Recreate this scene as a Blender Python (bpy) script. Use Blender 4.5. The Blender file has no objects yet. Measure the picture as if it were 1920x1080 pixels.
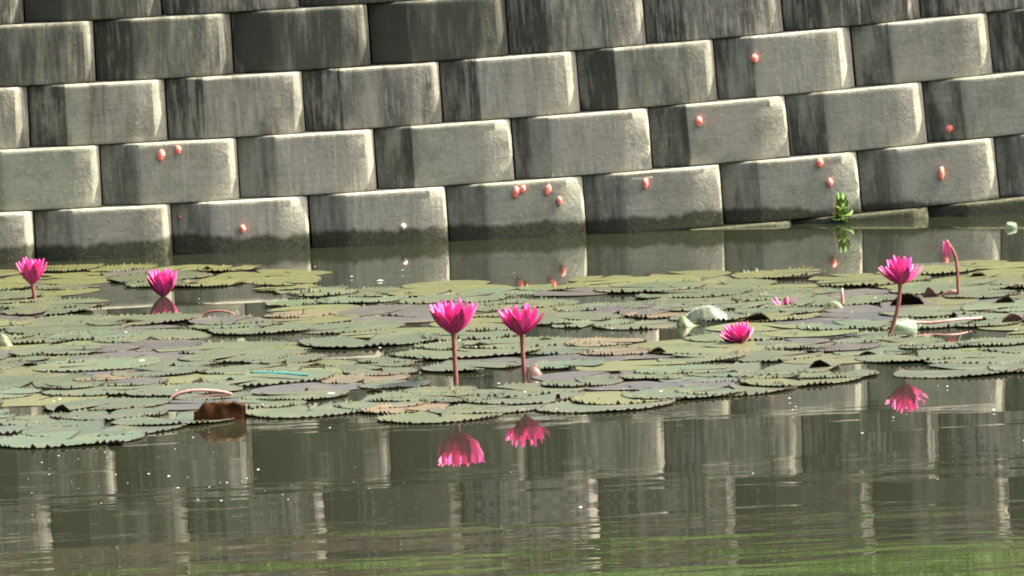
import bpy, bmesh, math, random
from mathutils import Vector, Matrix, noise
rnd = random.Random(7)
R = math.radians
scn = bpy.context.scene
col = scn.collection

# ------------------------------------------------------------------ camera
CAM_D, CAM_H, ROLL, PPM = 40.0, 3.15, 0.05, 564.5      # metres, metres, radians, pixels per metre at the wall
CPOS = Vector((0, -CAM_D, CAM_H))
FPX = math.hypot(CAM_D, CAM_H) * PPM                    # focal length in photograph pixels
EL = math.atan2(CAM_H, CAM_D)
F0 = Vector((0, math.cos(EL), -math.sin(EL))); R0 = Vector((1, 0, 0)); U0 = R0.cross(F0)

def ray(x, y):
    dx, dy = x - 960, 447 - y
    a = math.cos(ROLL) * dx + math.sin(ROLL) * dy
    b = -math.sin(ROLL) * dx + math.cos(ROLL) * dy
    return F0 * FPX + R0 * a + U0 * b

def on_water(x, y, z=0.0):
    d = ray(x, y)
    return CPOS + d * ((z - CAM_H) / d.z)

def on_plane(x, y, Y=0.0):
    d = ray(x, y)
    return CPOS + d * ((Y + CAM_D) / d.y)

cam = bpy.data.cameras.new('camera')
cam.sensor_width = 36
cam.lens = 36 * FPX / 1920
cam.clip_start = 1; cam.clip_end = 2000
camo = bpy.data.objects.new('camera', cam); col.objects.link(camo)
fw = ray(960, 540).normalized()
rt = (R0 * math.cos(ROLL) - U0 * math.sin(ROLL)).normalized()
up = rt.cross(fw)
camo.matrix_world = Matrix(((rt.x, up.x, -fw.x, CPOS.x), (rt.y, up.y, -fw.y, CPOS.y),
                            (rt.z, up.z, -fw.z, CPOS.z), (0, 0, 0, 1)))
scn.camera = camo

# ------------------------------------------------------------------ sky, sun, exposure
SUN_EL, SUN_PHI = R(52), R(2.5)       # elevation; azimuth from +X, negative = in front of the wall
L = Vector((math.cos(SUN_EL) * math.cos(SUN_PHI), math.cos(SUN_EL) * math.sin(SUN_PHI), math.sin(SUN_EL)))
world = bpy.data.worlds.new('World'); scn.world = world; world.use_nodes = True
wt = world.node_tree; wt.nodes.clear()
sky = wt.nodes.new('ShaderNodeTexSky'); sky.sky_type = 'NISHITA'; sky.sun_disc = False
sky.sun_elevation = SUN_EL; sky.sun_rotation = math.atan2(L.x, L.y)
sky.air_density = 0.7; sky.dust_density = 6.0; sky.ozone_density = 0.3
bg = wt.nodes.new('ShaderNodeBackground'); bg.inputs[1].default_value = 0.15
wo = wt.nodes.new('ShaderNodeOutputWorld')
wt.links.new(sky.outputs[0], bg.inputs[0]); wt.links.new(bg.outputs[0], wo.inputs[0])
sun = bpy.data.lights.new('sun', 'SUN'); sun.energy = 5.0; sun.angle = R(0.5); sun.color = (1, 0.95, 0.86)
suno = bpy.data.objects.new('sun', sun); col.objects.link(suno)
suno.rotation_euler = L.to_track_quat('Z', 'Y').to_euler(); suno.location = (30, -5, 30)
scn.view_settings.view_transform = 'Standard'; scn.view_settings.look = 'None'
scn.view_settings.gamma = 1; scn.view_settings.use_curve_mapping = False
scn.view_settings.exposure = 1.62
scn.render.engine = 'CYCLES'
scn.cycles.filter_width = 1.9
scn.render.resolution_x, scn.render.resolution_y = 1024, 576

# ------------------------------------------------------------------ helpers
def link(o, parent=None):
    col.objects.link(o)
    if parent is not None: o.parent = parent
    return o
def obj(name, me, mat=None, parent=None, loc=(0, 0, 0)):
    o = bpy.data.objects.new(name, me); link(o, parent); o.location = loc
    if mat is not None and not me.materials: me.materials.append(mat)
    return o
def empty(name, loc=(0, 0, 0)):
    o = bpy.data.objects.new(name, None); link(o); o.location = loc; o.empty_display_size = 0.05
    return o
def tag(o, label=None, cat=None, group=None, kind=None):
    if label: o['label'] = label
    if cat: o['category'] = cat
    if group: o['group'] = group
    if kind: o['kind'] = kind
    return o
def mesh(name, vs, fs, smooth=True, mats=None, mi=None):
    me = bpy.data.meshes.new(name); me.from_pydata(vs, [], fs)
    if mats:
        for m in mats: me.materials.append(m)
    if mi: me.polygons.foreach_set('material_index', mi)
    me.polygons.foreach_set('use_smooth', [smooth] * len(fs))
    me.update(); return me
def tube(pts, rads, n=8, cap=True):
    vs, fs = [], []
    for i, p in enumerate(pts):
        p = Vector(p)
        t = (Vector(pts[min(i + 1, len(pts) - 1)]) - Vector(pts[max(i - 1, 0)])).normalized()
        a = t.cross(Vector((0, 1, 0.013)));  a = a.normalized() if a.length > 1e-4 else Vector((1, 0, 0))
        b = t.cross(a)
        for k in range(n):
            w = 2 * math.pi * k / n
            vs.append(p + (a * math.cos(w) + b * math.sin(w)) * rads[i])
    for i in range(len(pts) - 1):
        for k in range(n):
            fs.append((i * n + k, i * n + (k + 1) % n, (i + 1) * n + (k + 1) % n, (i + 1) * n + k))
    if cap:
        fs.append(tuple(range(n - 1, -1, -1))); fs.append(tuple((len(pts) - 1) * n + k for k in range(n)))
    return vs, fs
def smoothstep(a, b, x):
    t = min(1, max(0, (x - a) / (b - a))); return t * t * (3 - 2 * t)

# node sugar
class NT:
    def __init__(s, name):
        s.m = bpy.data.materials.new(name); s.m.use_nodes = True
        s.t = s.m.node_tree; s.t.nodes.clear()
        s.out = s.t.nodes.new('ShaderNodeOutputMaterial')
        s.b = s.t.nodes.new('ShaderNodeBsdfPrincipled'); s.t.links.new(s.b.outputs[0], s.out.inputs[0])
    def n(s, typ, **kw):
        nd = s.t.nodes.new('ShaderNode' + typ)
        for k, v in kw.items(): setattr(nd, k, v)
        return nd
    def set(s, sock, v):
        if isinstance(v, bpy.types.NodeSocket): s.t.links.new(v, sock)
        else: sock.default_value = v
    def P(s, **kw):
        for k, v in kw.items(): s.set(s.b.inputs[k.replace('_', ' ')], v)
    def math(s, op, a, b=0.0, clamp=False):
        nd = s.n('Math', operation=op, use_clamp=clamp); s.set(nd.inputs[0], a); s.set(nd.inputs[1], b); return nd.outputs[0]
    def mix(s, f, a, b, blend='MIX'):
        nd = s.n('Mix', data_type='RGBA', blend_type=blend); s.set(nd.inputs[0], f); s.set(nd.inputs[6], a); s.set(nd.inputs[7], b); return nd.outputs[2]
    def noise(s, vec, scale=5, detail=4, rough=0.55, dist=0.0):
        nd = s.n('TexNoise'); s.set(nd.inputs['Vector'], vec); nd.inputs['Scale'].default_value = scale
        nd.inputs['Detail'].default_value = detail; nd.inputs['Roughness'].default_value = rough; nd.inputs['Distortion'].default_value = dist
        return nd.outputs['Fac']
    def ramp(s, f, a, b):
        nd = s.n('MapRange', interpolation_type='SMOOTHSTEP'); s.set(nd.inputs[0], f); nd.inputs[1].default_value = a; nd.inputs[2].default_value = b; return nd.outputs[0]
    def scale(s, vec, sc, off=None):
        nd = s.n('Mapping'); s.set(nd.inputs['Vector'], vec); nd.inputs['Scale'].default_value = sc
        if off is not None: s.set(nd.inputs['Location'], off)
        return nd.outputs[0]
    def bump(s, h, dist, strength=1.0):
        nd = s.n('Bump'); s.set(nd.inputs['Height'], h); nd.inputs['Distance'].default_value = dist; nd.inputs['Strength'].default_value = strength
        return nd.outputs[0]
def col4(r, g, b): return (r, g, b, 1)

# ------------------------------------------------------------------ materials
def concrete():
    q = NT('weathered_concrete')
    tc = q.n('TexCoord').outputs['Object']; oi = q.n('ObjectInfo'); pos = q.n('NewGeometry').outputs['Position']
    sep = q.n('SeparateColor'); q.set(sep.inputs[0], oi.outputs['Color'])
    mould, warm, pale = sep.outputs[0], sep.outputs[1], sep.outputs[2]
    rnd3 = q.n('CombineXYZ'); r20 = q.math('MULTIPLY', oi.outputs['Random'], 37.0)
    q.set(rnd3.inputs[0], r20); q.set(rnd3.inputs[2], q.math('MULTIPLY', oi.outputs['Random'], 91.0))
    co = q.scale(tc, (1, 1, 1), rnd3.outputs[0])
    patch = q.noise(co, 8, 6, 0.68); fine = q.noise(co, 220, 3, 0.7); grain = q.noise(co, 70, 4, 0.7)
    streak = q.noise(q.scale(co, (70, 70, 7)), 1.0, 4, 0.6); wide = q.noise(q.scale(co, (16, 16, 3.2)), 1.0, 3, 0.55)
    bands = q.noise(q.scale(co, (4, 4, 80)), 1.0, 3, 0.6)
    base = q.mix(warm, col4(0.315, 0.32, 0.235), col4(0.35, 0.325, 0.245))
    base = q.mix(q.math('MULTIPLY', q.ramp(patch, 0.42, 0.66), 0.75), base, col4(0.20, 0.205, 0.145))
    base = q.mix(q.math('MULTIPLY', q.ramp(bands, 0.45, 0.7), 0.32), base, col4(0.17, 0.175, 0.14))
    base = q.mix(q.math('MULTIPLY', q.ramp(grain, 0.55, 0.70), 0.7), base, col4(0.50, 0.48, 0.36))
    base = q.mix(q.math('MULTIPLY', q.ramp(grain, 0.45, 0.3), 0.45), base, col4(0.13, 0.13, 0.10))
    # soot and mould streaks run down the faces, stronger where a block is old
    s1 = q.math('ADD', q.math('MULTIPLY', streak, 0.5), q.math('MULTIPLY', wide, 0.8))
    s1 = q.math('ADD', s1, q.math('MULTIPLY', mould, 0.62))
    # left facets darkened in ragged patches: part mould, part painted shade
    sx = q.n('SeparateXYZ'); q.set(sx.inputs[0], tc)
    mould_shade = q.math('MULTIPLY', q.ramp(q.math('ADD', sx.outputs[0], q.math('MULTIPLY', fine, 0.006)), 0.131, 0.122), q.ramp(q.math('ADD', q.math('ADD', wide, q.math('MULTIPLY', patch, 0.5)), q.math('MULTIPLY', sx.outputs[0], 2.4)), 0.55, 0.98))
    s1 = q.math('ADD', s1, q.math('MULTIPLY', mould_shade, q.math('ADD', q.math('MULTIPLY', mould, 0.16), 0.25)))
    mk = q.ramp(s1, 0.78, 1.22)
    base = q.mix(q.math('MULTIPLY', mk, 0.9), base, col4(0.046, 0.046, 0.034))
    lime = q.ramp(q.math('ADD', q.math('ADD', q.math('MULTIPLY', streak, 0.7), q.math('MULTIPLY', patch, 0.5)), q.math('MULTIPLY', pale, 0.3)), 0.79, 1.0)
    base = q.mix(q.math('MULTIPLY', lime, 0.55), base, col4(0.50, 0.47, 0.38))
    # algae tide band above the pond
    sz = q.n('SeparateXYZ'); q.set(sz.inputs[0], pos)
    edge = q.noise(q.scale(pos, (14, 14, 5)), 1.0, 4, 0.65); e2 = q.noise(q.scale(pos, (2.2, 2.2, 1)), 1.0, 2)
    lvl = q.math('ADD', sz.outputs[2], q.math('ADD', q.math('MULTIPLY', edge, -0.055), q.math('MULTIPLY', e2, -0.06)))
    al = q.ramp(lvl, 0.004, -0.018)
    base = q.mix(q.math('MULTIPLY', al, 0.9), base, q.mix(q.ramp(grain, 0.4, 0.65), col4(0.036, 0.038, 0.018), col4(0.075, 0.076, 0.04)))
    h = q.math('ADD', q.math('MULTIPLY', grain, 0.6), q.math('MULTIPLY', fine, 0.25))
    q.P(Base_Color=base, Roughness=0.93, Normal=q.bump(h, 0.005, 0.8)); q.b.inputs['Specular IOR Level'].default_value = 0.2
    return q.m
M_CONC = concrete()

def pond_water():
    q = NT('pond_water')
    pos = q.n('NewGeometry').outputs['Position']
    sy = q.n('SeparateXYZ'); q.set(sy.inputs[0], pos)
    far = q.ramp(sy.outputs[1], -5.2, -8.6)                 # open water: more ripple than in the shelter of the leaves
    amp = q.math('ADD', q.math('MULTIPLY', far, 0.85), 0.15)
    gust = q.ramp(q.noise(q.scale(pos, (0.35, 1.0, 1)), 1.0, 2), 0.36, 0.66)
    near = q.ramp(sy.outputs[1], -8.2, -10.8)
    amp = q.math('MULTIPLY', q.math('ADD', amp, q.math('MULTIPLY', near, 1.0)), q.math('ADD', q.math('MULTIPLY', gust, 1.1), 0.2))
    w1 = q.noise(q.scale(pos, (1.3, 3.4, 1)), 1.0, 2, 0.5, 0.3)
    w2 = q.noise(q.scale(pos, (5, 11, 1)), 1.0, 2, 0.5, 0.2)
    h = q.math('ADD', w1, q.math('MULTIPLY', w2, 0.38))
    h = q.math('MULTIPLY', h, amp)
    q.P(Base_Color=col4(0.018, 0.020, 0.011), Roughness=0.015, IOR=1.33, Normal=q.bump(h, 0.0012, 1.0))
    return q.m
M_WATER = pond_water()

def leaf_mat(name, under=False, gloss=0.42):
    q = NT(name)
    oi = q.n('ObjectInfo'); tc = q.n('TexCoord').outputs['Object']
    off = q.n('CombineXYZ'); q.set(off.inputs[0], q.math('MULTIPLY', oi.outputs['Random'], 50.0))
    co = q.scale(tc, (1, 1, 1), off.outputs[0])
    blot = q.noise(co, 10, 5, 0.68); spec = q.noise(co, 75, 3, 0.7)
    c = oi.outputs['Color']
    if under:
        base = q.mix(q.ramp(blot, 0.35, 0.7), col4(0.038, 0.026, 0.017), col4(0.072, 0.048, 0.030))
    else:
        base = q.mix(q.math('MULTIPLY', q.ramp(blot, 0.48, 0.68), 0.75), c, q.mix(0.6, c, col4(0.13, 0.10, 0.035)))
        base = q.mix(q.math('MULTIPLY', q.ramp(spec, 0.60, 0.70), 0.75), base, col4(0.05, 0.035, 0.02))
        # radial veins
        sx = q.n('SeparateXYZ'); q.set(sx.inputs[0], tc)
        ang = q.math('ARCTAN2', sx.outputs[1], sx.outputs[0])
        v = q.math('ABSOLUTE', q.math('SINE', q.math('MULTIPLY', ang, 9.0)))
        base = q.mix(q.math('MULTIPLY', q.ramp(v, 0.10, 0.02), 0.35), base, q.mix(0.5, c, col4(0.14, 0.16, 0.08)))
    q.P(Base_Color=base, Roughness=gloss, Normal=q.bump(blot, 0.004, 0.6))
    q.b.inputs['Specular IOR Level'].default_value = 0.35
    return q.m
M_PAD = leaf_mat('lily_pad_top'); M_PADU = leaf_mat('lily_pad_underside', True, 0.6)

def plain(name, c1, c2, scale=40, rough=0.6, bump=0.001, trans=0.0, sub=0.0):
    q = NT(name); tc = q.n('TexCoord').outputs['Object']
    f = q.noise(tc, scale, 4, 0.65)
    q.P(Base_Color=q.mix(q.ramp(f, 0.35, 0.68), col4(*c1), col4(*c2)), Roughness=rough, Normal=q.bump(f, bump, 0.7))
    if sub:
        tr = q.n('BsdfTranslucent'); tr.inputs[0].default_value = col4(*c2)
        mx = q.n('MixShader'); mx.inputs[0].default_value = sub
        q.t.links.new(q.b.outputs[0], mx.inputs[1]); q.t.links.new(tr.outputs[0], mx.inputs[2]); q.t.links.new(mx.outputs[0], q.out.inputs[0])
    if rough > 0.68: q.b.inputs['Specular IOR Level'].default_value = 0.1
    if trans: q.b.inputs['Transmission Weight'].default_value = trans
    return q.m
M_PETAL = plain('petal_pink', (0.84, 0.055, 0.36), (0.93, 0.19, 0.55), 60, 0.5, 0.0006, sub=0.35)
M_PETALD = plain('petal_fading_pink', (0.66, 0.07, 0.26), (0.80, 0.16, 0.38), 60, 0.55, 0.0006, sub=0.3)
M_SEPAL = plain('sepal_maroon', (0.40, 0.03, 0.12), (0.58, 0.06, 0.22), 50, 0.5, 0.0006, sub=0.15)
M_STEM = plain('stem_red_brown', (0.14, 0.042, 0.03), (0.24, 0.085, 0.055), 90, 0.55)
M_STAMEN = plain('stamen_gold', (0.55, 0.16, 0.06), (0.75, 0.35, 0.10), 90, 0.6)
M_EGG = plain('snail_eggs_coral', (0.94, 0.15, 0.11), (0.96, 0.36, 0.27), 160, 0.6, 0.002)
M_EGGP = plain('snail_eggs_pale', (0.85, 0.62, 0.52), (0.90, 0.76, 0.66), 160, 0.6, 0.002)
M_BROWN = plain('withered_leaf_brown', (0.045, 0.017, 0.006), (0.095, 0.040, 0.013), 45, 0.7, 0.003, sub=0.2)
M_DARK = plain('rotten_leaf_dark', (0.016, 0.010, 0.005), (0.036, 0.022, 0.010), 50, 0.75, 0.003)
M_PALE = plain('pale_leaf', (0.10, 0.125, 0.05), (0.18, 0.20, 0.09), 40, 0.5, 0.001, sub=0.25)
M_PADG = plain('folded_pad_green', (0.06, 0.08, 0.045), (0.10, 0.12, 0.07), 40, 0.5, 0.001, sub=0.15)
M_RIM = plain('pale_leaf_teeth', (0.55, 0.56, 0.46), (0.7, 0.7, 0.6), 40, 0.5, 0.001)
M_ROSE = plain('withered_leaf_rose', (0.12, 0.06, 0.045), (0.20, 0.105, 0.075), 40, 0.6, 0.002, sub=0.15)
M_PINKSTEM = plain('pale_pink_stem', (0.36, 0.16, 0.14), (0.52, 0.28, 0.24), 80, 0.5)
M_TEAL = plain('teal_plastic', (0.03, 0.16, 0.13), (0.06, 0.26, 0.20), 30, 0.4)
M_WEED = plain('weed_leaf_green', (0.08, 0.17, 0.02), (0.20, 0.34, 0.05), 60, 0.5, 0.001, sub=0.3)
M_WEEDY = plain('weed_leaf_yellow', (0.45, 0.36, 0.04), (0.55, 0.48, 0.08), 60, 0.5, 0.001, sub=0.3)
M_SOIL = plain('dark_soil', (0.03, 0.025, 0.018), (0.06, 0.05, 0.035), 12, 0.95, 0.01)
M_TURF = plain('turf', (0.030, 0.042, 0.012), (0.07, 0.11, 0.025), 5, 0.9, 0.02)
M_GRASS = plain('grass_blade', (0.04, 0.10, 0.010), (0.10, 0.20, 0.022), 3, 0.6, 0.0, sub=0.3)
M_ADDED_TREE = plain('added_tree_foliage', (0.03, 0.05, 0.012), (0.07, 0.11, 0.025), 2, 0.6, 0.0)
M_SPECK = plain('pale_specks', (0.22, 0.22, 0.18), (0.50, 0.48, 0.42), 30, 0.7)
def clear_plastic():
    q = NT('clear_plastic'); q.P(Base_Color=col4(0.42, 0.50, 0.36), Roughness=0.08, IOR=1.45)
    tr = q.n('BsdfTransparent'); tr.inputs[0].default_value = col4(0.92, 0.96, 0.9)
    mx = q.n('MixShader'); mx.inputs[0].default_value = 0.74
    q.t.links.new(q.b.outputs[0], mx.inputs[1]); q.t.links.new(tr.outputs[0], mx.inputs[2]); q.t.links.new(mx.outputs[0], q.out.inputs[0])
    return q.m
M_CLEAR = clear_plastic()

# ------------------------------------------------------------------ water, ground behind the wall
def course_dz(X):
    Xc = max(-2.2, min(2.4, X))
    z = 0.0263 * Xc + 0.0091 * Xc * Xc
    return z + (X - Xc) * (0.0263 + 0.0182 * Xc) * 0.3
def course_slope(X):
    return (course_dz(X + 0.01) - course_dz(X - 0.01)) / 0.02
ROW_H, ROW_0, BW, SETB = 0.2058, -0.225, 0.4573, 0.033
TOPROW = 6
def row_top(n, X): return ROW_0 + ROW_H * n + course_dz(X)
def row_y(n): return (n - 2) * SETB

w = obj('water', mesh('water', [(-80, -90, 0), (80, -90, 0), (80, 0.35, 0), (-80, 0.35, 0)], [(0, 1, 2, 3)]), M_WATER)
tag(w, kind='structure')

def bank_z(x, y):
    top = row_top(TOPROW, max(-6, min(6, x))) - 0.03 + smoothstep(0.35, 0.41, y) * (0.125 - 0.012 * max(-2, min(3, x)) + 0.03 * noise.noise(Vector((x * 3.1, 4, 0))))
    return top + 0.55 * max(0, y - 0.35) * (1 / (1 + 0.14 * max(0, y - 0.35))) + 0.03 * noise.noise(Vector((x * 1.3, y * 1.3, 0)))
vs, fs = [], []
xs = [-200, -80, -30, -15] + [-8 + 0.125 * i for i in range(129)] + [15, 30, 80, 200]
ys = [0.34, 0.37, 0.41, 0.5, 0.8, 1.2, 1.7, 2.4, 3.5, 5, 8, 14, 30, 80, 300]
for x in xs:
    vs.append((x, 0.36, -1.2))
    for y in ys: vs.append((x, y if abs(x) < 4.9 else y + 0.12, bank_z(x, y)))
nn = len(ys) + 1
for i in range(len(xs) - 1):
    for j in range(nn - 1):
        fs.append((i * nn + j, (i + 1) * nn + j, (i + 1) * nn + j + 1, i * nn + j + 1))
g = obj('grass_bank', mesh('grass_bank', vs, fs, True, [M_TURF, M_SOIL], [1 if k_ % (nn - 1) < 3 else 0 for k_ in range(len(fs))])); tag(g, kind='structure')
pb = obj('pond_bed', mesh('pond_bed', [(-80, -90, -1.2), (80, -90, -1.2), (80, 0.36, -1.2), (-80, 0.36, -1.2)], [(0, 1, 2, 3)]), M_SOIL); tag(pb, kind='structure')

# grass blades on the bank: nobody could count them
vs, fs = [], []
def blade(x, y, z, h, lean, az, wdt):
    d = Vector((math.cos(az), math.sin(az), 0)); s = Vector((-d.y, d.x, 0)) * wdt
    p = Vector((x, y, z)); m = p + Vector((0, 0, h * 0.6)) + d * lean * 0.35; t = p + Vector((0, 0, h * (1 - 0.3 * lean / h))) + d * lean
    i = len(vs); vs.extend([p - s, p + s, m + s * 0.8, m - s * 0.8, t]); fs.extend([(i, i + 1, i + 2, i + 3), (i + 3, i + 2, i + 4)])
for k in range(16000):
    x = rnd.uniform(-5, 5); y = 0.38 + abs(rnd.gauss(0, 0.45))
    dens = noise.noise(Vector((x * 2.1, y * 2, 3)))
    h = rnd.uniform(0.04, 0.11) * (1.1 + 0.8 * dens)
    if dens < -0.12 and rnd.random() < 0.75: continue
    blade(x, y, bank_z(x, y) - 0.005, max(0.03, h), rnd.uniform(0.01, 0.07), rnd.uniform(0, 6.283), rnd.uniform(0.0025, 0.005))
for k in range(300):                                        # tufts leaning over the top course
    x = rnd.uniform(-5, 5)
    if noise.noise(Vector((x * 2.6, 7, 1))) < -0.1: continue
    blade(x, 0.36 + rnd.uniform(0, 0.05), row_top(TOPROW, x) - 0.02, rnd.uniform(0.06, 0.12), rnd.uniform(0.04, 0.08), -math.pi / 2 + rnd.gauss(0, 0.5), rnd.uniform(0.003, 0.005))
gr = obj('grass', mesh('grass', vs, fs, False), M_GRASS)
tag(gr, 'short green grass growing along the top of the retaining wall', 'grass', kind='stuff')

# added bank and trees, out of view, put here to shade the left facets
vs, fs = [], []
lx = [-6.4, -6.6, -7.5, -10, -20, -80]
ly = [-60 + 3 * i for i in range(21)] + [0.35]
for x in lx:
    for y in ly: vs.append((x + (0.25 * noise.noise(Vector((y * 0.7, 1, 0))) if x > -7 else 0), y, {-6.4: -1.2, -6.6: 0.25}.get(x, 0.5 + 0.03 * abs(x))))
for i in range(len(lx) - 1):
    for j in range(len(ly) - 1):
        a = i * len(ly) + j; fs.append((a, a + 1, a + len(ly) + 1, a + len(ly)))
tag(obj('added_tree_bank', mesh('added_tree_bank', vs, fs), M_TURF), kind='structure')
vs, fs = [], []
for t_ in range(16):
    cx, cy = -9.2 + rnd.uniform(-1.3, 1.3) - 2.2 * (t_ % 2), -27 + 1.75 * t_
    hh = rnd.uniform(11, 15)
    v, f = tube([(cx, cy, 0.2), (cx + .1, cy, hh * .3), (cx - .1, cy + .2, hh * .6), (cx, cy, hh * .85)], [.22, .17, .12, .05], 8)
    o_ = len(vs); vs += v; fs += [tuple(i + o_ for i in q) for q in f]
    for c_ in range(52):
        bx, by, bz = cx + rnd.gauss(0, 1.0), cy + rnd.gauss(0, 1.0), rnd.uniform(0.8, hh)
        for k in range(50):
            p = Vector((bx + rnd.gauss(0, .42), by + rnd.gauss(0, .42), bz + rnd.gauss(0, .32)))
            if p.x > -6.7: continue
            a, e_ = Vector((rnd.gauss(0, 1), rnd.gauss(0, 1), rnd.gauss(0, .5))).normalized(), Vector((rnd.gauss(0, 1), rnd.gauss(0, 1), rnd.gauss(0, .5))).normalized()
            i = len(vs); vs.extend([p, p + a * .14 + e_ * .06, p + a * .28, p + a * .14 - e_ * .06]); fs.append((i, i + 1, i + 2, i + 3))
tag(obj('added_tree_belt', mesh('added_tree_belt', vs, fs, False), M_ADDED_TREE), 'added belt of dark leafy trees, out of view, shading the wall blocks', 'trees', kind='stuff')

# ------------------------------------------------------------------ retaining wall of faceted concrete blocks
def block_mesh(seed, chamfer):
    r = random.Random(seed)
    W, H, DEP = BW - 0.0045, ROW_H - 0.0022, 0.30
    lw = 0.127 + r.uniform(-0.006, 0.006); rw = 0.358 + r.uniform(-0.006, 0.006); rr = W - (0.009 + 0.025 * chamfer if chamfer > 0.7 else 0.010)
    lf = 0.076
    def prof(x):
        if x < lw: return lf * (1 - x / lw)
        if x < rw: return 0.0
        y = (x - rw) * 0.085
        if x > rr:
            t = x - rr; y += 1.02 * (t - 0.007 * (1 - math.exp(-t / 0.007)))
        return y
    us = [0, 0.004, 0.03, 0.065, 0.1, lw - 0.003, lw + 0.003] + [lw + (rw - lw) * k / 7 for k in range(1, 7)] + [rw - 0.002, rw + 0.004, (rw + rr) / 2, rr]
    us += [rr + (W - rr) * t for t in (0.2, 0.38, 0.55, 0.7, 0.82, 0.91, 0.97, 1)]
    zs = [0, 0.002, 0.006, 0.012, 0.03, 0.055, 0.08, 0.105, 0.13, 0.15, 0.168, 0.18, H - 0.016, H - 0.010, H - 0.006, H - 0.003, H - 0.001, H]
    sd = Vector((seed * 3.7, seed * 1.3, 0)); vs, fs = [], []
    for x in us:
        for z in zs:
            y = prof(x)
            rt_ = 0.011 + 0.006 * noise.noise(Vector((x * 18, seed, 0)))
            d = H - z
            if d < rt_: y += rt_ - math.sqrt(max(0, rt_ * rt_ - (rt_ - d) ** 2))
            rb = 0.005
            if z < rb: y += rb - math.sqrt(max(0, rb * rb - (rb - z) ** 2))
            # worn upper right corner
            c = (x - W) / 0.05 + (z - H) / 0.13 + 0.35 + chamfer
            if c > 0: y += (0.030 if chamfer < 0.7 else 0.005) * c
            y += 0.0014 * noise.noise(Vector((x * 9, z * 9, 0)) + sd) + 0.0009 * noise.noise(Vector((x * 40, z * 40, 5)) + sd)
            chip = noise.noise(Vector((x * 24, z * 24, 9)) + sd)
            if chip > 0.45 and (d < 0.02 or z < 0.015 or x > W - 0.02): y += (chip - 0.45) * 0.03
            vs.append((x, y, z - H))
    nz = len(zs)
    for i in range(len(us) - 1):
        for j in range(nz - 1): fs.append((i * nz + j, (i + 1) * nz + j, (i + 1) * nz + j + 1, i * nz + j + 1))
    b0 = len(vs)
    vs += [(0, DEP, -H), (W, DEP, -H), (W, DEP, 0), (0, DEP, 0)]
    nu = len(us)
    fs.append(tuple(i * nz + nz - 1 for i in range(nu)) + (b0 + 2, b0 + 3))                 # top
    fs.append(tuple(i * nz for i in range(nu - 1, -1, -1)) + (b0, b0 + 1))                  # bottom
    fs.append(tuple(range(nz - 1, -1, -1)) + (b0, b0 + 3))                                  # left
    fs.append(tuple((nu - 1) * nz + j for j in range(nz)) + (b0 + 2, b0 + 1))               # right
    fs.append((b0, b0 + 3, b0 + 2, b0 + 1))
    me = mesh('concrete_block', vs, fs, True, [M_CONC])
    for p in list(me.polygons)[-5:]: p.use_smooth = False
    me.set_sharp_from_angle(angle=R(18))
    return me
blocks_soft = [block_mesh(s, 0.75 + 0.12 * s) for s in range(6)]
blocks_corner = [block_mesh(s + 20, 0.35 + 0.15 * s) for s in range(4)]
wall = empty('retaining_wall', (0, 0, 0))
tag(wall, 'weathered grey retaining wall of faceted concrete blocks behind the pond', 'wall')
for n in range(0, TOPROW + 1):
    phase = 0.018 if n % 2 else -0.211
    for k in range(-11, 11):
        x0 = phase + k * BW; xm = x0 + BW / 2
        if abs(xm) > 4.9: continue
        if n == 0 and xm < 0.9: continue
        # the photograph's own blocks: darker, mouldier courses towards the top, patchy along the wall
        v = noise.noise(Vector((xm * 1.1, n * 1.7, 2.0)))
        if n >= 5: mould = 0.92 + 0.55 * v - (0.2 if xm < -0.7 or xm > 1.0 else 0)
        elif n == 4: mould = 0.38 + 0.5 * v
        elif n == 3: mould = 0.16 + 0.3 * v
        else: mould = 0.08 + 0.15 * v
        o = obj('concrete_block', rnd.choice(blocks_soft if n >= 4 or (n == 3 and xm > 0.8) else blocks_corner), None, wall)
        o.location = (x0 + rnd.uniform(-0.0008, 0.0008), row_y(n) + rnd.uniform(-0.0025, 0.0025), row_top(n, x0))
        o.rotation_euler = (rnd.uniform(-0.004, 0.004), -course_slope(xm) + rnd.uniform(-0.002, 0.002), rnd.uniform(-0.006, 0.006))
        o.color = (max(0, min(1, mould)), max(0, min(1, 0.45 + 0.9 * noise.noise(Vector((xm * 2.3, n * 2.9, 8))))), max(0, min(1, rnd.uniform(0, 1))), 1)

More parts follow.
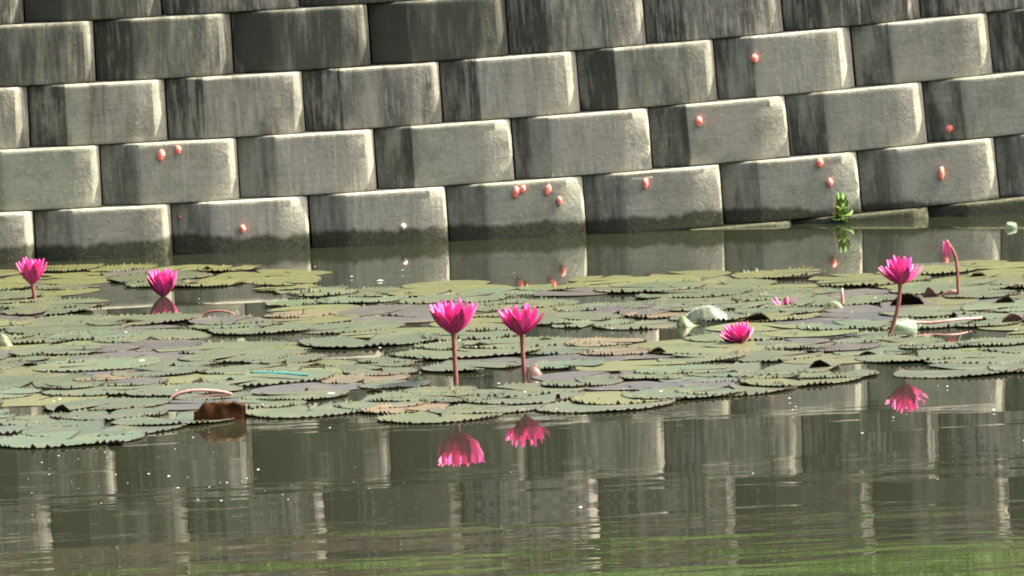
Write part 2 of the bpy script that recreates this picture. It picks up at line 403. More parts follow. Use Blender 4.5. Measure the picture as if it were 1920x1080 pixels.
# ------------------------------------------------------------------ lily pads
def pad_mesh(seed, raise_=1.0, warp=0.004, teeth=True):
    r = random.Random(seed)
    NT_ = r.randint(54, 66); NS = NT_ * 2
    slit = R(r.uniform(7, 16))                 # half opening of the notch
    rings = [0.05, 0.35, 0.65, 0.85, 0.94, 0.985, 1.0]
    sd = Vector((seed * 5.1, seed * 2.3, 0)); T = 0.0016
    wob = [(r.uniform(0, 6.28), r.uniform(0.0, 0.03)) for _ in range(4)]
    vs, fs, mi = [], [], []
    RAD = 0.17
    def pt(ri, k, low):
        a = slit + (2 * math.pi - 2 * slit) * k / NS
        rad = rings[ri] * RAD * (1 + sum(w * math.sin((m + 2) * a + p) for m, (p, w) in enumerate(wob)))
        x, y = rad * math.cos(a), rad * math.sin(a)
        rim = smoothstep(0.80, 1.0, rings[ri]) if True else 0
        rise = raise_ * (0.55 + 0.75 * noise.noise(Vector((math.cos(a) * 1.4, math.sin(a) * 1.4, 3)) + sd))
        z = warp * noise.noise(Vector((x * 8, y * 8, 1)) + sd) + 0.0020 * max(0.0, rise) * rim
        if teeth and ri == len(rings) - 1:
            tip = (k % 2 == 0); j = r2.choice([0.15, 0.4, 0.8, 1.1, 1.5])
            if tip: x *= 1.022; y *= 1.022; z += 0.0070 * j * max(0.1, rise + 0.1)
            else: x *= 0.985; y *= 0.985; z -= 0.001
        return (x, y, z - (T if low else 0))
    for low in (False, True):
        r2 = random.Random(seed + 99)
        for ri in range(len(rings)):
            for k in range(NS + 1): vs.append(pt(ri, k, low))
    S = NS + 1; O = len(rings) * S
    for ri in range(len(rings) - 1):
        for k in range(NS):
            a, b, c, d = ri * S + k, ri * S + k + 1, (ri + 1) * S + k + 1, (ri + 1) * S + k
            fs.append((a, d, c, b)); mi.append(0); fs.append((O + a, O + b, O + c, O + d)); mi.append(1)
    ri = len(rings) - 1
    for k in range(NS):
        a, b = ri * S + k, ri * S + k + 1
        fs.append((a, O + a, O + b, b)); mi.append(1)
    for k in (0, NS):
        for q in range(len(rings) - 1):
            a, b = q * S + k, (q + 1) * S + k
            fs.append((a, b, O + b, O + a)); mi.append(1)
    return mesh('lily_pad', vs, fs, True, [M_PAD, M_PADU], mi)
pads_toothed = [pad_mesh(s, 1.0 + 0.25 * (s % 3)) for s in range(10)]
pads_flat = [pad_mesh(40 + s, 0.12, 0.002, False) for s in range(5)]
KINDS = {
 'green':  ((0.082, 0.096, 0.044), 'flat grey green toothed lily pad floating in the dense pad mat', 'grey green lily pads'),
 'olive':  ((0.115, 0.122, 0.038), 'yellowish olive lily pad lying flush on the pond surface', 'olive lily pads'),
 'mauve':  ((0.078, 0.070, 0.056), 'dull mauve brown old lily pad soaked at water level', 'mauve brown lily pads'),
 'russet': ((0.150, 0.110, 0.052), 'russet tan dying lily pad floating between green pads', 'russet dying lily pads'),
 'mint':   ((0.092, 0.118, 0.060), 'fresh pale mint green toothed lily pad', 'pale mint lily pads'),
}
placed = []
def put_pad(p, rad, kind, mesh_=None, zoff=None, rot=None, tilt=1.0):
    c, lab, grp = KINDS[kind]
    flat = kind in ('olive', 'mauve') and rnd.random() < 0.75
    me = mesh_ or rnd.choice(pads_flat if flat else pads_toothed)
    z = (rnd.uniform(0.0015, 0.0035) if flat else rnd.uniform(0.002, 0.0065)) if zoff is None else zoff
    o = obj('lily_pad', me, None, None, (p.x, p.y, z))
    s = rad / 0.17; o.scale = (s, s, 1.0)
    tl = (0.002 if flat else 0.0045) * tilt
    o.rotation_euler = (rnd.gauss(0, tl), rnd.gauss(0, tl), rnd.uniform(0, 6.283) if rot is None else rot)
    j = rnd.uniform(0.86, 1.15); j *= 0.62; o.color = (c[0] * j * 0.97 * rnd.uniform(.93, 1.07), c[1] * j, c[2] * j * rnd.uniform(.9, 1.1), 1)
    tag(o, lab, 'lily pad', grp); placed.append((p.x, p.y, rad)); return o

TOP = [(-300, 505), (0, 497), (150, 493), (330, 497), (480, 500), (580, 508), (640, 524), (860, 526), (960, 532), (1060, 528), (1130, 515), (1300, 508), (1480, 506), (1600, 512), (1650, 508), (1700, 496), (1920, 484), (2300, 470)]
BOT = [(-300, 850), (0, 836), (255, 822), (300, 806), (420, 793), (690, 772), (720, 790), (880, 787), (1010, 772), (1250, 760), (1330, 742), (1500, 728), (1620, 708), (1920, 700), (2300, 680)]
HOLES = [(190, 540, 480, 592), (1000, 618, 1110, 638), (0, 762, 100, 782), (540, 738, 640, 755), (840, 700, 1000, 722), (1740, 622, 1900, 640), (1230, 618, 1290, 640),
         (640, 655, 760, 672), (440, 630, 560, 642), (540, 792, 720, 830), (1600, 690, 1760, 708), (1080, 558, 1160, 570), (620, 520, 700, 540)]
def interp(tab, x):
    for (x0, y0), (x1, y1) in zip(tab, tab[1:]):
        if x0 <= x <= x1: return y0 + (y1 - y0) * (x - x0) / (x1 - x0)
    return tab[0][1] if x < tab[0][0] else tab[-1][1]
# pads one can point to along the edge of the mat: (left px, right px, y px, kind)
EDGE = [(5, 255, 826, 'mint'), (60, 330, 806, 'green'), (225, 430, 790, 'mint'), (110, 300, 780, 'green'), (470, 690, 772, 'green'), (-160, 90, 806, 'mint'), (-30, 130, 790, 'green'),
        (722, 930, 783, 'olive'), (820, 1010, 768, 'green'), (1020, 1250, 762, 'green'), (640, 800, 760, 'mint'), (1080, 1300, 748, 'olive'), (1280, 1480, 733, 'green'), (1180, 1380, 741, 'green'),
        (1400, 1600, 716, 'olive'), (1690, 1920, 697, 'green'), (1500, 1640, 706, 'green'), (1860, 2050, 690, 'mint'), (880, 1080, 750, 'green'), (1240, 1480, 655, 'olive'), (470, 640, 745, 'green')]
edge_pads = []
for xa, xb, y, kd in EDGE:
    p = on_water((xa + xb) / 2, y); rad = (on_water(xb, y) - on_water(xa, y)).length / 2
    edge_pads.append(put_pad(p, rad, kd, mesh_=rnd.choice(pads_toothed), zoff=rnd.uniform(0.0025, 0.006), rot=rnd.uniform(0.5, 2.6)))
n_try = 0
while n_try < 16000 and len(placed) < 300:
    n_try += 1
    X = rnd.uniform(-1.95, 1.95); Y = rnd.uniform(-7.2, -0.35)
    d = Vector((X, Y, 0)) - CPOS                                         # where on the pond, as a plan position of the mat outline
    k = FPX / d.dot(F0); a, b = d.dot(R0) * k, d.dot(U0) * k
    ix = 960 + math.cos(ROLL) * a - math.sin(ROLL) * b; iy = 447 - (math.sin(ROLL) * a + math.cos(ROLL) * b)
    rad = rnd.choice([rnd.uniform(0.10, 0.15), rnd.uniform(0.14, 0.2), rnd.uniform(0.16, 0.225)])
    hp = rad * FPX / d.length * 0.088; wp = rad * FPX / d.length
    if not (interp(TOP, ix) + hp < iy < interp(BOT, ix) - hp): continue
    if any(hx0 - wp * 0.8 < ix < hx1 + wp * 0.8 and hy0 - hp * 0.7 < iy < hy1 + hp * 0.7 for hx0, hy0, hx1, hy1 in HOLES): continue
    if any((X - q[0]) ** 2 + (Y - q[1]) ** 2 < (0.66 * (rad + q[2])) ** 2 for q in placed): continue
    depth = (iy - 500) / 300
    t = rnd.random() + 0.10 * noise.noise(Vector((X * 1.5, Y, 4)))
    if depth < 0.14: kd = 'olive' if t < 0.7 else ('mauve' if t < 0.86 else 'green')
    else: kd = 'green' if t < 0.50 else 'mint' if t < 0.64 else 'olive' if t < 0.78 else 'mauve' if t < 0.94 else 'russet'
    put_pad(Vector((X, Y, 0)), rad, kd)

# ------------------------------------------------------------------ water lily flowers
def petal_mesh(seed, ln=1.0, wd=0.27, curl=0.18, name='petal'):
    r = random.Random(seed); vs, fs = [], []
    nl, nw = 9, 5
    for side in (0, 1):
        for i in range(nl + 1):
            t = i / nl
            half = wd * 0.5 * (math.sin(math.pi * min(1, (0.06 + 0.94 * t)) ** 0.95)) ** 0.9 if t < 1 else 0.004
            half = max(half, 0.006)
            for j in range(nw):
                u = (j / (nw - 1) - 0.5) * 2
                x = u * half
                y = -0.55 * wd * (1 - math.sqrt(max(0, 1 - (0.85 * u) ** 2))) * (0.6 + 0.4 * math.sin(math.pi * t)) + curl * (t * t - 0.9 * t) * 0.9 - (0.010 if side else 0)
                vs.append((x, y, t * ln))
    S = (nl + 1) * nw
    for i in range(nl):
        for j in range(nw - 1):
            a = i * nw + j; fs.append((a, a + 1, a + nw + 1, a + nw)); fs.append((S + a, S + a + nw, S + a + nw + 1, S + a + 1))
        for j in (0, nw - 1):
            a = i * nw + j; fs.append((a, a + nw, S + a + nw, S + a) if j == 0 else (a, S + a, S + a + nw, a + nw))
    return mesh(name, vs, fs, True)
PET = [petal_mesh(1, 1.0, 0.31, 0.05), petal_mesh(2, 1.0, 0.27, 0.0), petal_mesh(3, 1.0, 0.35, 0.09)]
for m in PET: m.materials.append(M_PETAL)
PETD = [m.copy() for m in PET]
for m in PETD: m.materials.clear(); m.materials.append(M_PETALD)
SEP = petal_mesh(4, 1.0, 0.34, 0.10, 'sepal'); SEP.materials.append(M_SEPAL)
def stamen_mesh():
    vs, fs = [], []
    for k in range(26):
        a = k * 2.4; rr = 0.03 + 0.11 * (k / 26)
        v, f = tube([(rr * 0.5 * math.cos(a), rr * 0.5 * math.sin(a), 0.05), (rr * math.cos(a), rr * math.sin(a), 0.28 + 0.05 * math.sin(k)), (rr * 0.8 * math.cos(a), rr * 0.8 * math.sin(a), 0.40)], [0.012, 0.012, 0.006], 4)
        o = len(vs); vs += v; fs += [tuple(i + o for i in q) for q in f]
    return mesh('stamens', vs, fs, True, [M_STAMEN])
STAM = stamen_mesh()
def flower(label, base, head, size, rings, lean=(0, 0), seed=0, mats=PET, stem_r=0.006, sepals=4, sep_tilt=45, bend=0.0, skip=()):
    """base = root of the stalk in the water, head = receptacle; rings = [(petals, tilt from upright in degrees, length factor)]"""
    r = random.Random(seed)
    root = empty('water_lily', base)
    tag(root, label, 'water lily', 'pink water lilies')
    hv = head - base
    pts = [Vector((0, 0, -0.12))] + [hv * t + Vector((bend * math.sin(math.pi * t), 0, 0)) for t in (0, .12, .25, .4, .55, .7, .85, .97)] + [hv + Vector((0, 0, 0.05 * size))]
    rad = [stem_r * 1.05] * 3 + [stem_r] * 4 + [stem_r * .95, stem_r * 1.2, stem_r * 1.7]
    v, f = tube(pts, rad, 10); obj('stem', mesh('stem', v, f), M_STEM, root)
    T = Matrix.Translation(hv) @ Matrix.Rotation(lean[0], 4, 'Y') @ Matrix.Rotation(lean[1], 4, 'X')
    ph = r.uniform(0, 6.28); cnt = 0
    for ri, (n, tilt, lf) in enumerate(rings):
        for k in range(n):
            cnt += 1
            if cnt in skip: continue
            az = ph + ri * 0.37 + 2 * math.pi * k / n + r.uniform(-0.12, 0.12)
            o = obj('petal', r.choice(mats), None, root)
            s = size * lf * r.uniform(0.92, 1.06)
            o.matrix_local = T @ Matrix.Rotation(az, 4, 'Z') @ Matrix.Translation((0, -0.035 * size, 0)) @ Matrix.Rotation(R(tilt + r.uniform(-5, 5)), 4, 'X') @ Matrix.Scale(s, 4)
    for k in range(sepals):
        o = obj('sepal', SEP, None, root); az = ph + 0.5 + 2 * math.pi * k / sepals
        o.matrix_local = T @ Matrix.Rotation(az, 4, 'Z') @ Matrix.Translation((0, -0.04 * size, -0.012 * size)) @ Matrix.Rotation(R(sep_tilt + r.uniform(-6, 6)), 4, 'X') @ Matrix.Scale(size * 0.98, 4)
    o = obj('stamens', STAM, None, root); o.matrix_local = T @ Matrix.Scale(size, 4)
    return root
def stand(bx, by, hx, hy):
    b = on_water(bx, by); return b, on_plane(hx, hy, b.y)
b, h = stand(855, 718, 850, 622)
flower('tall pink water lily opening in a wide cup on a straight upright stalk', b, h, 0.101, [(9, 40, 1.0), (9, 31, 1.0), (7, 17, 0.92)], seed=3, sep_tilt=42, stem_r=0.0068)
b, h = stand(983, 704, 978, 625)
flower('pink water lily with one petal bent outwards, stalk beside a withered pink leaf', b, h, 0.090, [(7, 37, 1.0), (8, 26, 1.0), (6, 12, 0.95)], seed=5, sep_tilt=46, stem_r=0.0062)
b, h = stand(1668, 628, 1688, 530)
flower('pink water lily with spread outer petals on a long leaning dark stalk', b, h, 0.083, [(6, 47, 0.96), (7, 20, 1.0), (6, 10, 0.98)], seed=8, sep_tilt=52, stem_r=0.006, bend=0.008)
b, h = stand(65, 562, 60, 530)
flower('half closed pink water lily on a short straight stalk near the wall', b, h, 0.082, [(6, 30, 1.0), (7, 18, 1.0), (5, 8, 0.98)], seed=11, sep_tilt=33, stem_r=0.006)
b, h = stand(306, 556, 306, 553)
flower('upright pink water lily sitting directly on open water', b, h, 0.085, [(7, 24, 1.0), (8, 16, 1.0), (5, 7, 0.98)], seed=13, sep_tilt=38, stem_r=0.006)
b, h = stand(1385, 644, 1385, 641)
flower('low pink water lily with its cup resting on a lily pad', b, h, 0.070, [(9, 44, 0.85), (9, 32, 0.9), (7, 20, 0.85)], seed=17, sep_tilt=62, stem_r=0.006, lean=(-0.12, 0))
b, h = stand(1472, 573, 1472, 578)
flower('small fading pink water lily half sunk among pads', b, h, 0.050, [(4, 62, 0.8), (4, 38, 0.95)], seed=23, mats=PETD, sep_tilt=60, stem_r=0.005, lean=(0.15, 0))

# drooping bud on a hooked stalk
b = on_water(1797, 556); Y = b.y
P = lambda x, y: on_plane(x, y, Y) - b
root = empty('water_lily_bud', b); tag(root, 'drooping coral pink water lily bud on a hooked thin stalk', 'lily bud')
v, f = tube([Vector((0, 0, -0.1)), P(1797, 553), P(1796, 530), P(1795, 505), P(1792, 482), P(1786, 468), P(1779, 458), P(1775, 452), P(1773, 451)], [0.005] * 5 + [0.0045] * 3 + [0.004], 8)
obj('stem', mesh('stem', v, f), M_STEM, root)
for k in range(4):
    o = obj('sepal', PETD[k % 3], None, root)
    o.matrix_local = Matrix.Translation(P(1774, 452)) @ Matrix.Rotation(math.pi, 4, 'X') @ Matrix.Rotation(k * 1.57, 4, 'Z') @ Matrix.Translation((0, -0.006, 0)) @ Matrix.Rotation(R(3), 4, 'X') @ Matrix.Scale(0.052, 4)
# short bare stalk
b = on_water(1580, 571)
v, f = tube([Vector((0, 0, -0.1)), Vector((0, 0, 0.0)), on_plane(1579, 552, b.y) - b, on_plane(1579, 540, b.y) - b], [0.005, 0.005, 0.0045, 0.003], 8)
tag(obj('bare_stalk', mesh('bare_stalk', v, f), M_PINKSTEM, None, b), 'short bare pinkish stalk standing behind a pale curled leaf', 'stalk')

# ------------------------------------------------------------------ curled and withered leaves
def sheet(fn, nu, nv, th, mat, name):
    """thick sheet from a parametric surface fn(u, v)"""
    vs, fs = [], []
    P_ = [[Vector(fn(i / nu, j / nv)) for j in range(nv + 1)] for i in range(nu + 1)]
    def nrm(i, j):
        a = P_[min(i + 1, nu)][j] - P_[max(i - 1, 0)][j]; b_ = P_[i][min(j + 1, nv)] - P_[i][max(j - 1, 0)]
        c = a.cross(b_); return c.normalized() if c.length > 1e-9 else Vector((0, 0, 1))
    for s in (0.5, -0.5):
        for i in range(nu + 1):
            for j in range(nv + 1): vs.append(P_[i][j] + nrm(i, j) * th * s)
    S = (nu + 1) * (nv + 1); W_ = nv + 1
    for i in range(nu):
        for j in range(nv):
            a = i * W_ + j; fs.append((a, a + W_, a + W_ + 1, a + 1)); fs.append((S + a, S + a + 1, S + a + W_ + 1, S + a + W_))
    for i in range(nu):
        for j in (0, nv):
            a = i * W_ + j; fs.append((a, a + W_, S + a + W_, S + a))
    for j in range(nv):
        for i in (0, nu):
            a = i * W_ + j; fs.append((a, a + 1, S + a + 1, S + a))
    return mesh(name, vs, fs, True, [mat])
def flap(name, label, cx, cy, wpx, hpx, mat, lean=0.3, skew=0.0, arch=1.0, toothed=False, droop=0.0, cat='leaf', bow=0.05, group=None, seed=0):
    """an upturned part of a leaf: an arched blade rising from the water, curved in plan"""
    b_ = on_water(cx, cy); k = FPX / (b_ - CPOS).length; w_, h_ = wpx / k, hpx / k
    sd = Vector((seed, cx * 0.01, cy * 0.01))
    def fn(u, v):
        x = (u - 0.5) * w_
        prof = math.sin(math.pi * min(0.999, max(0.001, u ** (1 + skew) if skew >= 0 else 1 - (1 - u) ** (1 - skew)))) ** arch
        top = h_ * prof * (1 + 0.06 * noise.noise(Vector((u * 9, 0, 0)) + sd))
        if toothed and v > 0.99: top += 0.006 * (1 if int(round(u * 44)) % 2 == 0 else -0.4)
        z = -0.006 + (top + 0.006) * v
        y = lean * h_ * v * v + bow * w_ * (4 * (u - 0.5) ** 2) + 0.002 * noise.noise(Vector((u * 6, v * 4, 2)) + sd)
        return (x + 0.004 * noise.noise(Vector((u * 5, v * 5, 4)) + sd), y, z)
    o = obj(name, sheet(fn, 44, 8, 0.0016, mat, name), None, None, (b_.x, b_.y, 0))
    tag(o, label, cat, group); return o
# the brown one at the rim of the mat: a squarish rolled flap
b_ = on_water(413, 790)
def fn(u, v):
    x = (u - 0.5) * 0.145; a = v * 2.3
    zt = 0.052 - 0.024 * smoothstep(0.25, 0.0, u) - 0.010 * smoothstep(0.75, 1.0, u) + 0.008 * noise.noise(Vector((u * 8, v * 3, 0)))
    y = 0.012 * noise.noise(Vector((u * 4, v * 2, 5))) + 0.03 * (u - 0.5) ** 2 + (0.020 * (1 - math.cos(max(0, a - 1.2))) * 1.6)
    return (x + 0.008 * (v - 0.5) * (1 - u), y, -0.012 + (zt + 0.012) * min(1, math.sin(min(a, 1.57)) ** 0.7) - 0.012 * max(0, v - 0.75))
o = obj('withered_leaf', sheet(fn, 22, 12, 0.004, M_BROWN, 'withered_leaf'), None, None, (b_.x, b_.y, 0))
tag(o, 'squarish brown rolled up leaf flap at the outer rim of the pad mat', 'leaf')
vs, fs = [], []
for i in range(46):
    u = 0.12 + 0.86 * i / 45; p = Vector(fn(u, 0.72 + 0.2 * rnd.random())); q0 = len(vs); e_ = rnd.uniform(0.002, 0.006)
    for dx, dy in ((-.002, -.002), (.002, -.002), (.002, .002), (-.002, .002)): vs.append(p + Vector((dx, dy, 0)))
    vs.append(p + Vector((rnd.uniform(-.003, .003), -.001, e_ + .002))); fs += [(q0, q0 + 1, q0 + 4), (q0 + 1, q0 + 2, q0 + 4), (q0 + 2, q0 + 3, q0 + 4), (q0 + 3, q0, q0 + 4)]
obj('frayed_edge', mesh('frayed_edge', vs, fs, False), M_PALE, o)
o = flap('curled_lily_pad', 'pale green lily pad folded upright with white toothed rim', 1326, 606, 84, 29, M_PADG, 0.7, -0.05, 0.55, False, bow=0.10, cat='lily pad')
me_ = o.data; ring = [me_.vertices[i * 9 + 8].co.copy() for i in range(3, 42)]
vs, fs = [], []
for i, p in enumerate(ring):
    if i % 2: continue
    q0 = len(vs)
    for dx, dy, dz in ((-.004, -.003, -.006), (.004, -.003, -.006), (.004, .002, -.006), (-.004, .002, -.006)): vs.append(p + Vector((dx, dy, dz)))
    vs.append(p + Vector((0, 0, 0.008))); fs += [(q0, q0 + 1, q0 + 4), (q0 + 1, q0 + 2, q0 + 4), (q0 + 2, q0 + 3, q0 + 4), (q0 + 3, q0, q0 + 4)]
obj('toothed_rim', mesh('toothed_rim', vs, fs, False), M_RIM, o)
flap('curled_lily_pad', 'pale wedge of a folded lily pad lying against the white rimmed one', 1290, 613, 44, 20, M_PALE, 0.9, -1.2, 1.0, False, bow=0.15, cat='lily pad')
flap('withered_leaf', 'dark brown oval upturned leaf behind the leaning lily stalk', 1700, 572, 64, 23, M_DARK, -1.2, 0.0, 0.7, True, cat='leaf')
flap('withered_leaf', 'dull rose brown peaked leaf beside the hooked bud stalk', 1748, 558, 36, 20, M_ROSE, -0.3, -0.8, 1.0, False, cat='leaf')
flap('withered_leaf', 'low rose brown leaf lump touching the hooked bud stalk', 1780, 557, 46, 13, M_ROSE, 0.5, 0.4, 0.8, False, cat='leaf')
flap('withered_leaf', 'pinkish tan shrivelled leaf beside an upright lily stalk', 1001, 705, 30, 19, M_ROSE, 0.6, 0.0, 0.6, True, cat='leaf')
flap('withered_leaf', 'long dark brown leaf edge raised behind the low lily', 1412, 603, 66, 16, M_DARK, -1.0, 0.7, 0.9, True, cat='leaf')
flap('withered_leaf', 'dusky pink folded leaf raised beyond the long fallen stalk', 1900, 606, 46, 19, M_ROSE, -0.5, 0.0, 0.7, False, cat='leaf')
flap('curled_lily_pad', 'pale yellowish cupped leaf beside the short bare stalk', 1560, 580, 44, 15, M_PALE, 0.4, 0.3, 0.6, False, cat='lily pad')
flap('curled_lily_pad', 'pale folded leaf tip poking up near the half closed lily', 4, 651, 40, 24, M_PALE, 0.4, 0.0, 1.0, False, cat='lily pad')
SCRAPS = [(245, 606, 70, 7), (1230, 664, 38, 12), (1540, 690, 52, 17), (1628, 668, 38, 10), (275, 592, 26, 6), (430, 716, 22, 6), (795, 672, 42, 6), (1045, 752, 14, 14), (115, 778, 44, 20), (590, 688, 40, 6),
          (1690, 605, 18, 10), (1880, 570, 46, 13), (1640, 542, 24, 8), (1020, 640, 30, 6), (215, 836, 28, 9), (700, 735, 34, 5), (1370, 700, 34, 6), (905, 650, 40, 7), (1480, 660, 30, 6), (1830, 520, 40, 8), (385, 508, 22, 7), (90, 520, 40, 4), (520, 612, 34, 6), (60, 688, 40, 8), (1150, 702, 40, 7)]
for i, (x, y, w_, h_) in enumerate(SCRAPS):
    flap('leaf_scrap', 'small dark rotten leaf scrap sticking up between lily pads', x, y, w_, h_, M_DARK, rnd.uniform(-1.3, -0.5), rnd.uniform(-0.8, 0.8), rnd.uniform(0.7, 1.4), rnd.random() < 0.5, cat='leaf scrap', group='dark leaf scraps', seed=i)

# bent stalks
def stalk(name, label, pix, r0, mat, Yfrom=0, cat='stalk'):
    b_ = on_water(*pix[Yfrom]); pts = [on_plane(x, y, b_.y) - b_ for x, y in pix]
    fine = []
    for i in range(len(pts) - 1):
        p0, p1, p2, p3 = pts[max(0, i - 1)], pts[i], pts[i + 1], pts[min(len(pts) - 1, i + 2)]
        for s in range(5):
            t = s / 5; fine.append(0.5 * ((2 * p1) + (p2 - p0) * t + (2 * p0 - 5 * p1 + 4 * p2 - p3) * t * t + (3 * p1 - p0 - 3 * p2 + p3) * t ** 3))
    fine.append(pts[-1])
    v, f = tube(fine, [r0 * (1 - 0.25 * i / len(fine)) for i in range(len(fine))], 8)
    return tag(obj(name, mesh(name, v, f), mat, None, b_), label, cat)
stalk('bent_stalk', 'pale pink bent stalk arching out of the water like a beak', [(318, 749), (335, 738), (360, 732.5), (390, 732), (415, 734.5), (426, 736.5), (433, 738.5), (430, 739.6), (415, 740.6), (392, 742.4), (362, 745.2)], 0.0042, M_PINKSTEM)
stalk('bent_stalk', 'dark olive stalk looping low over the mat near the lily on open water', [(380, 592), (392, 585), (410, 583), (428, 585), (442, 591), (438, 594)], 0.0035, M_STEM)
# fallen long stalk, lying on the surface
p0, p1 = on_water(1672, 622), on_water(1842, 606)
pts = [p0.lerp(p1, t) - p0 + Vector((0, 0.03 * math.sin(7 * t), 0.006 + 0.003 * math.sin(11 * t))) for t in [i / 14 for i in range(15)]]
v, f = tube(pts, [0.005 - 0.0015 * i / 14 for i in range(15)], 8)
tag(obj('fallen_stalk', mesh('fallen_stalk', v, f), M_PINKSTEM, None, (p0.x, p0.y, 0.012)), 'long pale pink stalk fallen flat on the water beside the clear plastic cup', 'stalk')
# teal strip
p0, p1 = on_water(470, 709), on_water(580, 715)
d = (p1 - p0); s = Vector((-d.y, d.x, 0)).normalized() * 0.011
bm = bmesh.new(); q = []
for t, w_ in ((0, .25), (.12, 1), (.5, 1.05), (.72, .9), (1, .2)):
    c = d * t + Vector((0, 0, 0.004 * math.sin(3.1 * t)))
    q.append([bm.verts.new(c - s * w_), bm.verts.new(c - s * w_ * 0.6 + Vector((0, 0, .005))), bm.verts.new(c + s * w_ * 0.6 + Vector((0, 0, .005))), bm.verts.new(c + s * w_)])
for a, b2 in zip(q, q[1:]):
    for j in range(3): bm.faces.new((a[j], b2[j], b2[j + 1], a[j + 1]))
    bm.faces.new((a[3], b2[3], b2[0], a[0]))
bm.faces.new(q[0][::-1]); bm.faces.new(q[-1])
me = bpy.data.meshes.new('plastic_strip'); bm.to_mesh(me); bm.free()
tag(obj('plastic_strip', me, M_TEAL, None, (p0.x, p0.y, 0.014)), 'narrow teal plastic strip lying on the lily pads', 'litter')
# clear cup and bubble
def cup(name, label, cx, cy, rpx, cat):
    b_ = on_water(cx, cy); k = FPX / (b_ - CPOS).length; r_ = rpx / k
    vs, fs = [], []; n = 28
    prof = [(0.02, 0.94), (0.45, 0.93), (0.74, 0.86), (0.78, 0.92), (0.86, 0.90), (0.93, 0.74), (1.0, 0.45), (1.04, 0.0), (1.04, -0.5), (1.0, -0.5), (0.99, 0.0), (0.95, 0.43), (0.88, 0.70), (0.4, 0.86), (0.02, 0.87)]
    for (a, z) in prof:
        for i in range(n): vs.append((a * r_ * math.cos(6.2832 * i / n), a * r_ * math.sin(6.2832 * i / n), z * r_))
    for j in range(len(prof) - 1):
        for i in range(n): fs.append((j * n + i, j * n + (i + 1) % n, (j + 1) * n + (i + 1) % n, (j + 1) * n + i))
    o = obj(name, mesh(name, vs, fs, True), M_CLEAR, None, (b_.x, b_.y, 0)); o.rotation_euler = (0.25, 0.12, 0)
    return tag(o, label, cat)
cup('plastic_cup', 'round clear plastic cup end floating beside the leaning lily stalk', 1696, 624, 24, 'litter')
cup('plastic_bubble', 'small clear plastic dome floating at the foot of the wall', 1896, 428, 11, 'litter')

# ------------------------------------------------------------------ snail egg clusters on the wall
def egg_mesh(seed, wdt, hgt):
    r = random.Random(seed); bm = bmesh.new(); bmesh.ops.create_icosphere(bm, subdivisions=4, radius=1)
    for v_ in bm.verts:
        c = v_.co.copy(); n_ = noise.voronoi(c * 5.2 + Vector((seed, 0, 0)))[0][0]
        f_ = 1.0 - 0.16 * n_ + 0.12 * noise.noise(c * 1.3 + Vector((seed, 3, 0)))
        taper = 1 - 0.28 * max(0, -c.z) + 0.05 * c.z
        v_.co = Vector((c.x * wdt * 0.5 * f_ * taper, c.y * 0.011 * f_, c.z * hgt * 0.5 * f_))
    me = bpy.data.meshes.new('egg_cluster'); bm.to_mesh(me); bm.free()
    me.polygons.foreach_set('use_smooth', [True] * len(me.polygons)); return me
EGGS = [ # x, y, width px, height px, tilt, pale, label
 (302, 292, 15, 26, .15, 0, 'longer coral egg cluster of the pair side by side on one block'),
 (334, 281, 12, 19, 0, 0, 'shorter coral egg cluster of the pair side by side on one block'),
 (455, 430, 12, 19, 0, 0, 'coral egg cluster alone on a block low above the lily on open water'),
 (756, 425, 11, 13, 0, 1, 'whitish pink egg cluster low on a block above the algae band'),
 (967, 361, 14, 26, .2, 0, 'long coral egg cluster touching a smaller one under a block ledge'),
 (980, 355, 11, 18, .35, 0, 'small tilted coral egg cluster touching the long one under a block ledge'),
 (1027, 357, 13, 24, .35, 0, 'tilted coral egg cluster between a touching pair and a lower single one'),
 (1049, 377, 11, 19, 0, 0, 'small coral egg cluster lowest of the four on one block'),
 (1210, 345, 12, 24, .15, 0, 'narrow coral egg cluster alone near the top of a waterline block'),
 (1415, 110, 14, 18, -.1, 0, 'rounded coral egg cluster highest up the wall'),
 (1310, 228, 15, 20, 0, 0, 'plump coral egg cluster alone on a block two courses below the highest one'),
 (1537, 306, 14, 20, .1, 0, 'coral egg cluster stuck right under a block edge above the green weed'),
 (1556, 343, 12, 19, 0, 0, 'coral egg cluster closest above the green weed'),
 (1780, 241, 16, 15, 0, 0, 'round coral egg cluster on the dark left facet of a block'),
 (1765, 326, 12, 29, .08, 0, 'tall thin coral egg cluster above the hooked lily bud'),
 (338, 407, 5, 8, 0, 0, 'tiny red egg speck on a dark facet at a block corner'),
 (65, 279, 8, 7, 0, 1, 'tiny pale egg speck lying on a block ledge'),
]
def face_depth(p):
    n = 0
    while row_top(n, p.x) < p.z: n += 1
    phase = 0.018 if n % 2 else -0.211
    x = (p.x - phase) % BW
    y = 0.076 * (1 - x / 0.127) if x < 0.127 else 0.0 if x < 0.358 else (x - 0.358) * 0.085
    return row_y(n) + y
for i, (x, y, w_, h_, tl, pale, lab) in enumerate(EGGS):
    p = on_plane(x, y, 0.03); Y = face_depth(p); p = on_plane(x, y, Y - 0.004)
    o = obj('egg_cluster', egg_mesh(i, w_ / PPM, h_ / PPM), M_EGGP if pale else M_EGG, None, p); o.rotation_euler = (0, tl, 0)
    tag(o, lab, 'egg cluster', 'snail egg clusters on the wall')

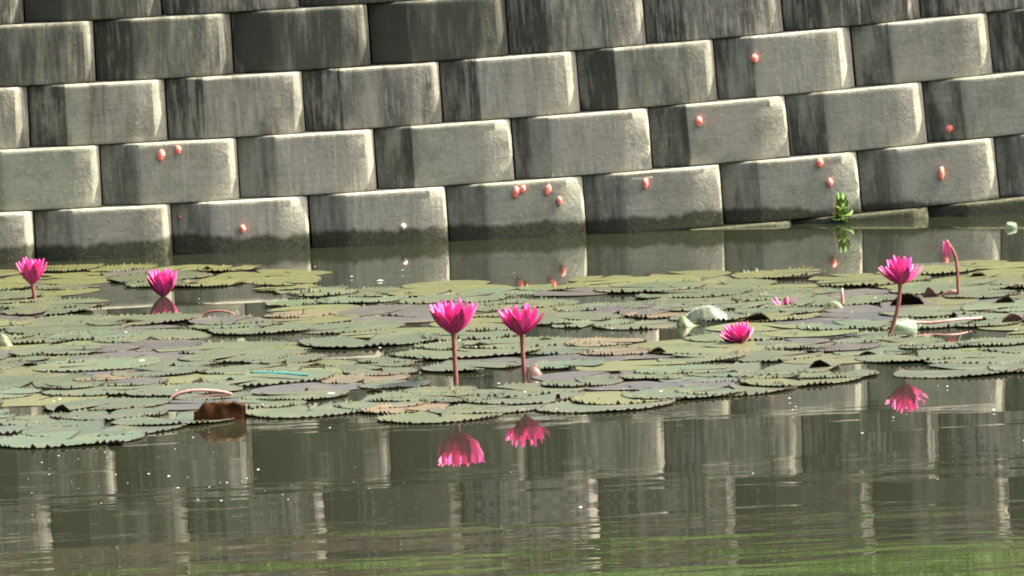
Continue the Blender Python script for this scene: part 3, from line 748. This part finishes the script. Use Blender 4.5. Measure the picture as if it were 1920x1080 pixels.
# ------------------------------------------------------------------ weed at the foot of the wall
b_ = on_plane(1580, 414, -0.04); b_.z = 0
root = empty('weed', b_); tag(root, 'small leafy green weed growing at the waterline of the wall', 'weed')
leafm = [petal_mesh(60, 1.0, 0.62, 0.3, 'leaf'), petal_mesh(61, 1.0, 0.62, 0.3, 'leaf')]
leafm[0].materials.append(M_WEED); leafm[1].materials.append(M_WEEDY)
r = random.Random(5)
v, f = tube([(0, 0, -0.05), (0.002, 0, 0.0), (-0.003, 0.003, 0.04), (-0.002, 0.0, 0.075)], [0.003, 0.003, 0.0024, 0.0012], 6); obj('stem', mesh('stem', v, f), M_WEED, root)
for k in range(26):
    t = k / 26; o = obj('leaf', leafm[1] if k in (7, 13) else leafm[0], None, root)
    s = r.uniform(0.026, 0.042) * (1 - 0.25 * t)
    o.matrix_local = Matrix.Translation((r.uniform(-.006, .006), r.uniform(-.006, .006), 0.008 + 0.072 * t)) @ Matrix.Rotation(k * 2.4 + r.uniform(-.3, .3), 4, 'Z') @ Matrix.Rotation(R(78 - 62 * t + r.uniform(-14, 14)), 4, 'X') @ Matrix.Scale(s, 4)

# ------------------------------------------------------------------ floating specks: seeds, petals and froth
vs, fs = [], []
for k in range(150):
    if rnd.random() < 0.42: x, y = rnd.uniform(-100, 2000), rnd.uniform(505, 780)
    elif rnd.random() < 0.5: x, y = rnd.gauss(330, 170), rnd.gauss(905, 28)
    else: x, y = rnd.uniform(-100, 2000), rnd.gauss(850, 60)
    if not 500 < y < 1075: continue
    if y > 800 and x > 700 and rnd.random() < 0.5: continue
    p = on_water(x, y, 0.0); s = 0.0015 * math.exp(rnd.gauss(0, 0.4)); z = 0.0 if y > 790 else rnd.uniform(0.004, 0.012)
    i = len(vs); a = rnd.uniform(0, 3.14); f_ = rnd.uniform(1.3, 4.0)
    for q in range(5):
        w_ = a + q * 1.2566; vs.append((p.x + s * f_ * math.cos(w_), p.y + s * 1.6 * math.sin(w_), z - 0.001))
    vs.append((p.x, p.y, z + s * 0.7))
    for q in range(5): fs.append((i + q, i + (q + 1) % 5, i + 5))
d_ = obj('floating_specks', mesh('floating_specks', vs, fs), M_SPECK)
tag(d_, 'scattered pale specks of seed and froth floating on the pond', 'debris', kind='stuff')

# ------------------------------------------------------------------ pads that stand next to something one can find get a label of their own
NEXT = [('water_lily', {'tall pink': 'the tall wide open lily', 'pink water lily with one': 'the lily with one bent petal', 'pink water lily with spread': 'the leaning lily stalk', 'half closed': 'the half closed lily',
                        'upright pink': 'the lily on open water', 'low pink': 'the low resting lily', 'small fading': 'the small half sunk lily'}),
        ('water_lily_bud', {'drooping': 'the drooping bud stalk'}), ('withered_leaf', {'squarish': 'the brown rolled leaf flap', 'dark brown oval': 'the dark oval leaf'}),
        ('plastic_strip', {'narrow': 'the teal plastic strip'}), ('plastic_cup', {'round': 'the clear plastic cup'}), ('bent_stalk', {'pale pink': 'the beak shaped pink stalk', 'dark olive': 'the dark looping stalk'}),
        ('curled_lily_pad', {'pale green': 'the white rimmed folded pad', 'pale yellowish': 'the pale cupped leaf'}), ('bare_stalk', {'short': 'the short bare stalk'}), ('fallen_stalk', {'long': 'the root end of the fallen stalk'})]
ADJ = {'grey green lily pads': 'grey green toothed lily pad', 'olive lily pads': 'yellowish olive lily pad', 'mauve brown lily pads': 'dull mauve brown lily pad', 'russet dying lily pads': 'russet tan dying lily pad', 'pale mint lily pads': 'pale mint toothed lily pad'}
tops = [o for o in col.objects if o.parent is None and 'label' in o]
pads = [o for o in tops if o.name.split('.')[0] == 'lily_pad']; scraps = [o for o in tops if o.name.startswith('leaf_scrap')]
done = set()
for kind, table in NEXT:
    for o in tops:
        if o.name.split('.')[0] != kind: continue
        for key, phrase in table.items():
            if not o['label'].startswith(key): continue
            for grp, adj in ADJ.items():
                c = sorted((p for p in pads if p['group'] == grp), key=lambda p: (p.location.xy - o.location.xy).length)
                if c and c[0].name not in done and (c[0].location.xy - o.location.xy).length < 0.55:
                    c[0]['label'] = adj + ' closest to ' + phrase; done.add(c[0].name)
            c = sorted(scraps, key=lambda p: (p.location.xy - o.location.xy).length)
            if c[0].name not in done and (c[0].location.xy - o.location.xy).length < 0.7:
                c[0]['label'] = 'small dark rotten leaf scrap closest to ' + phrase; done.add(c[0].name)
for p in edge_pads:
    if p.name not in done: p['label'] = ADJ[p['group']] + ' along the outer rim of the mat facing open water'
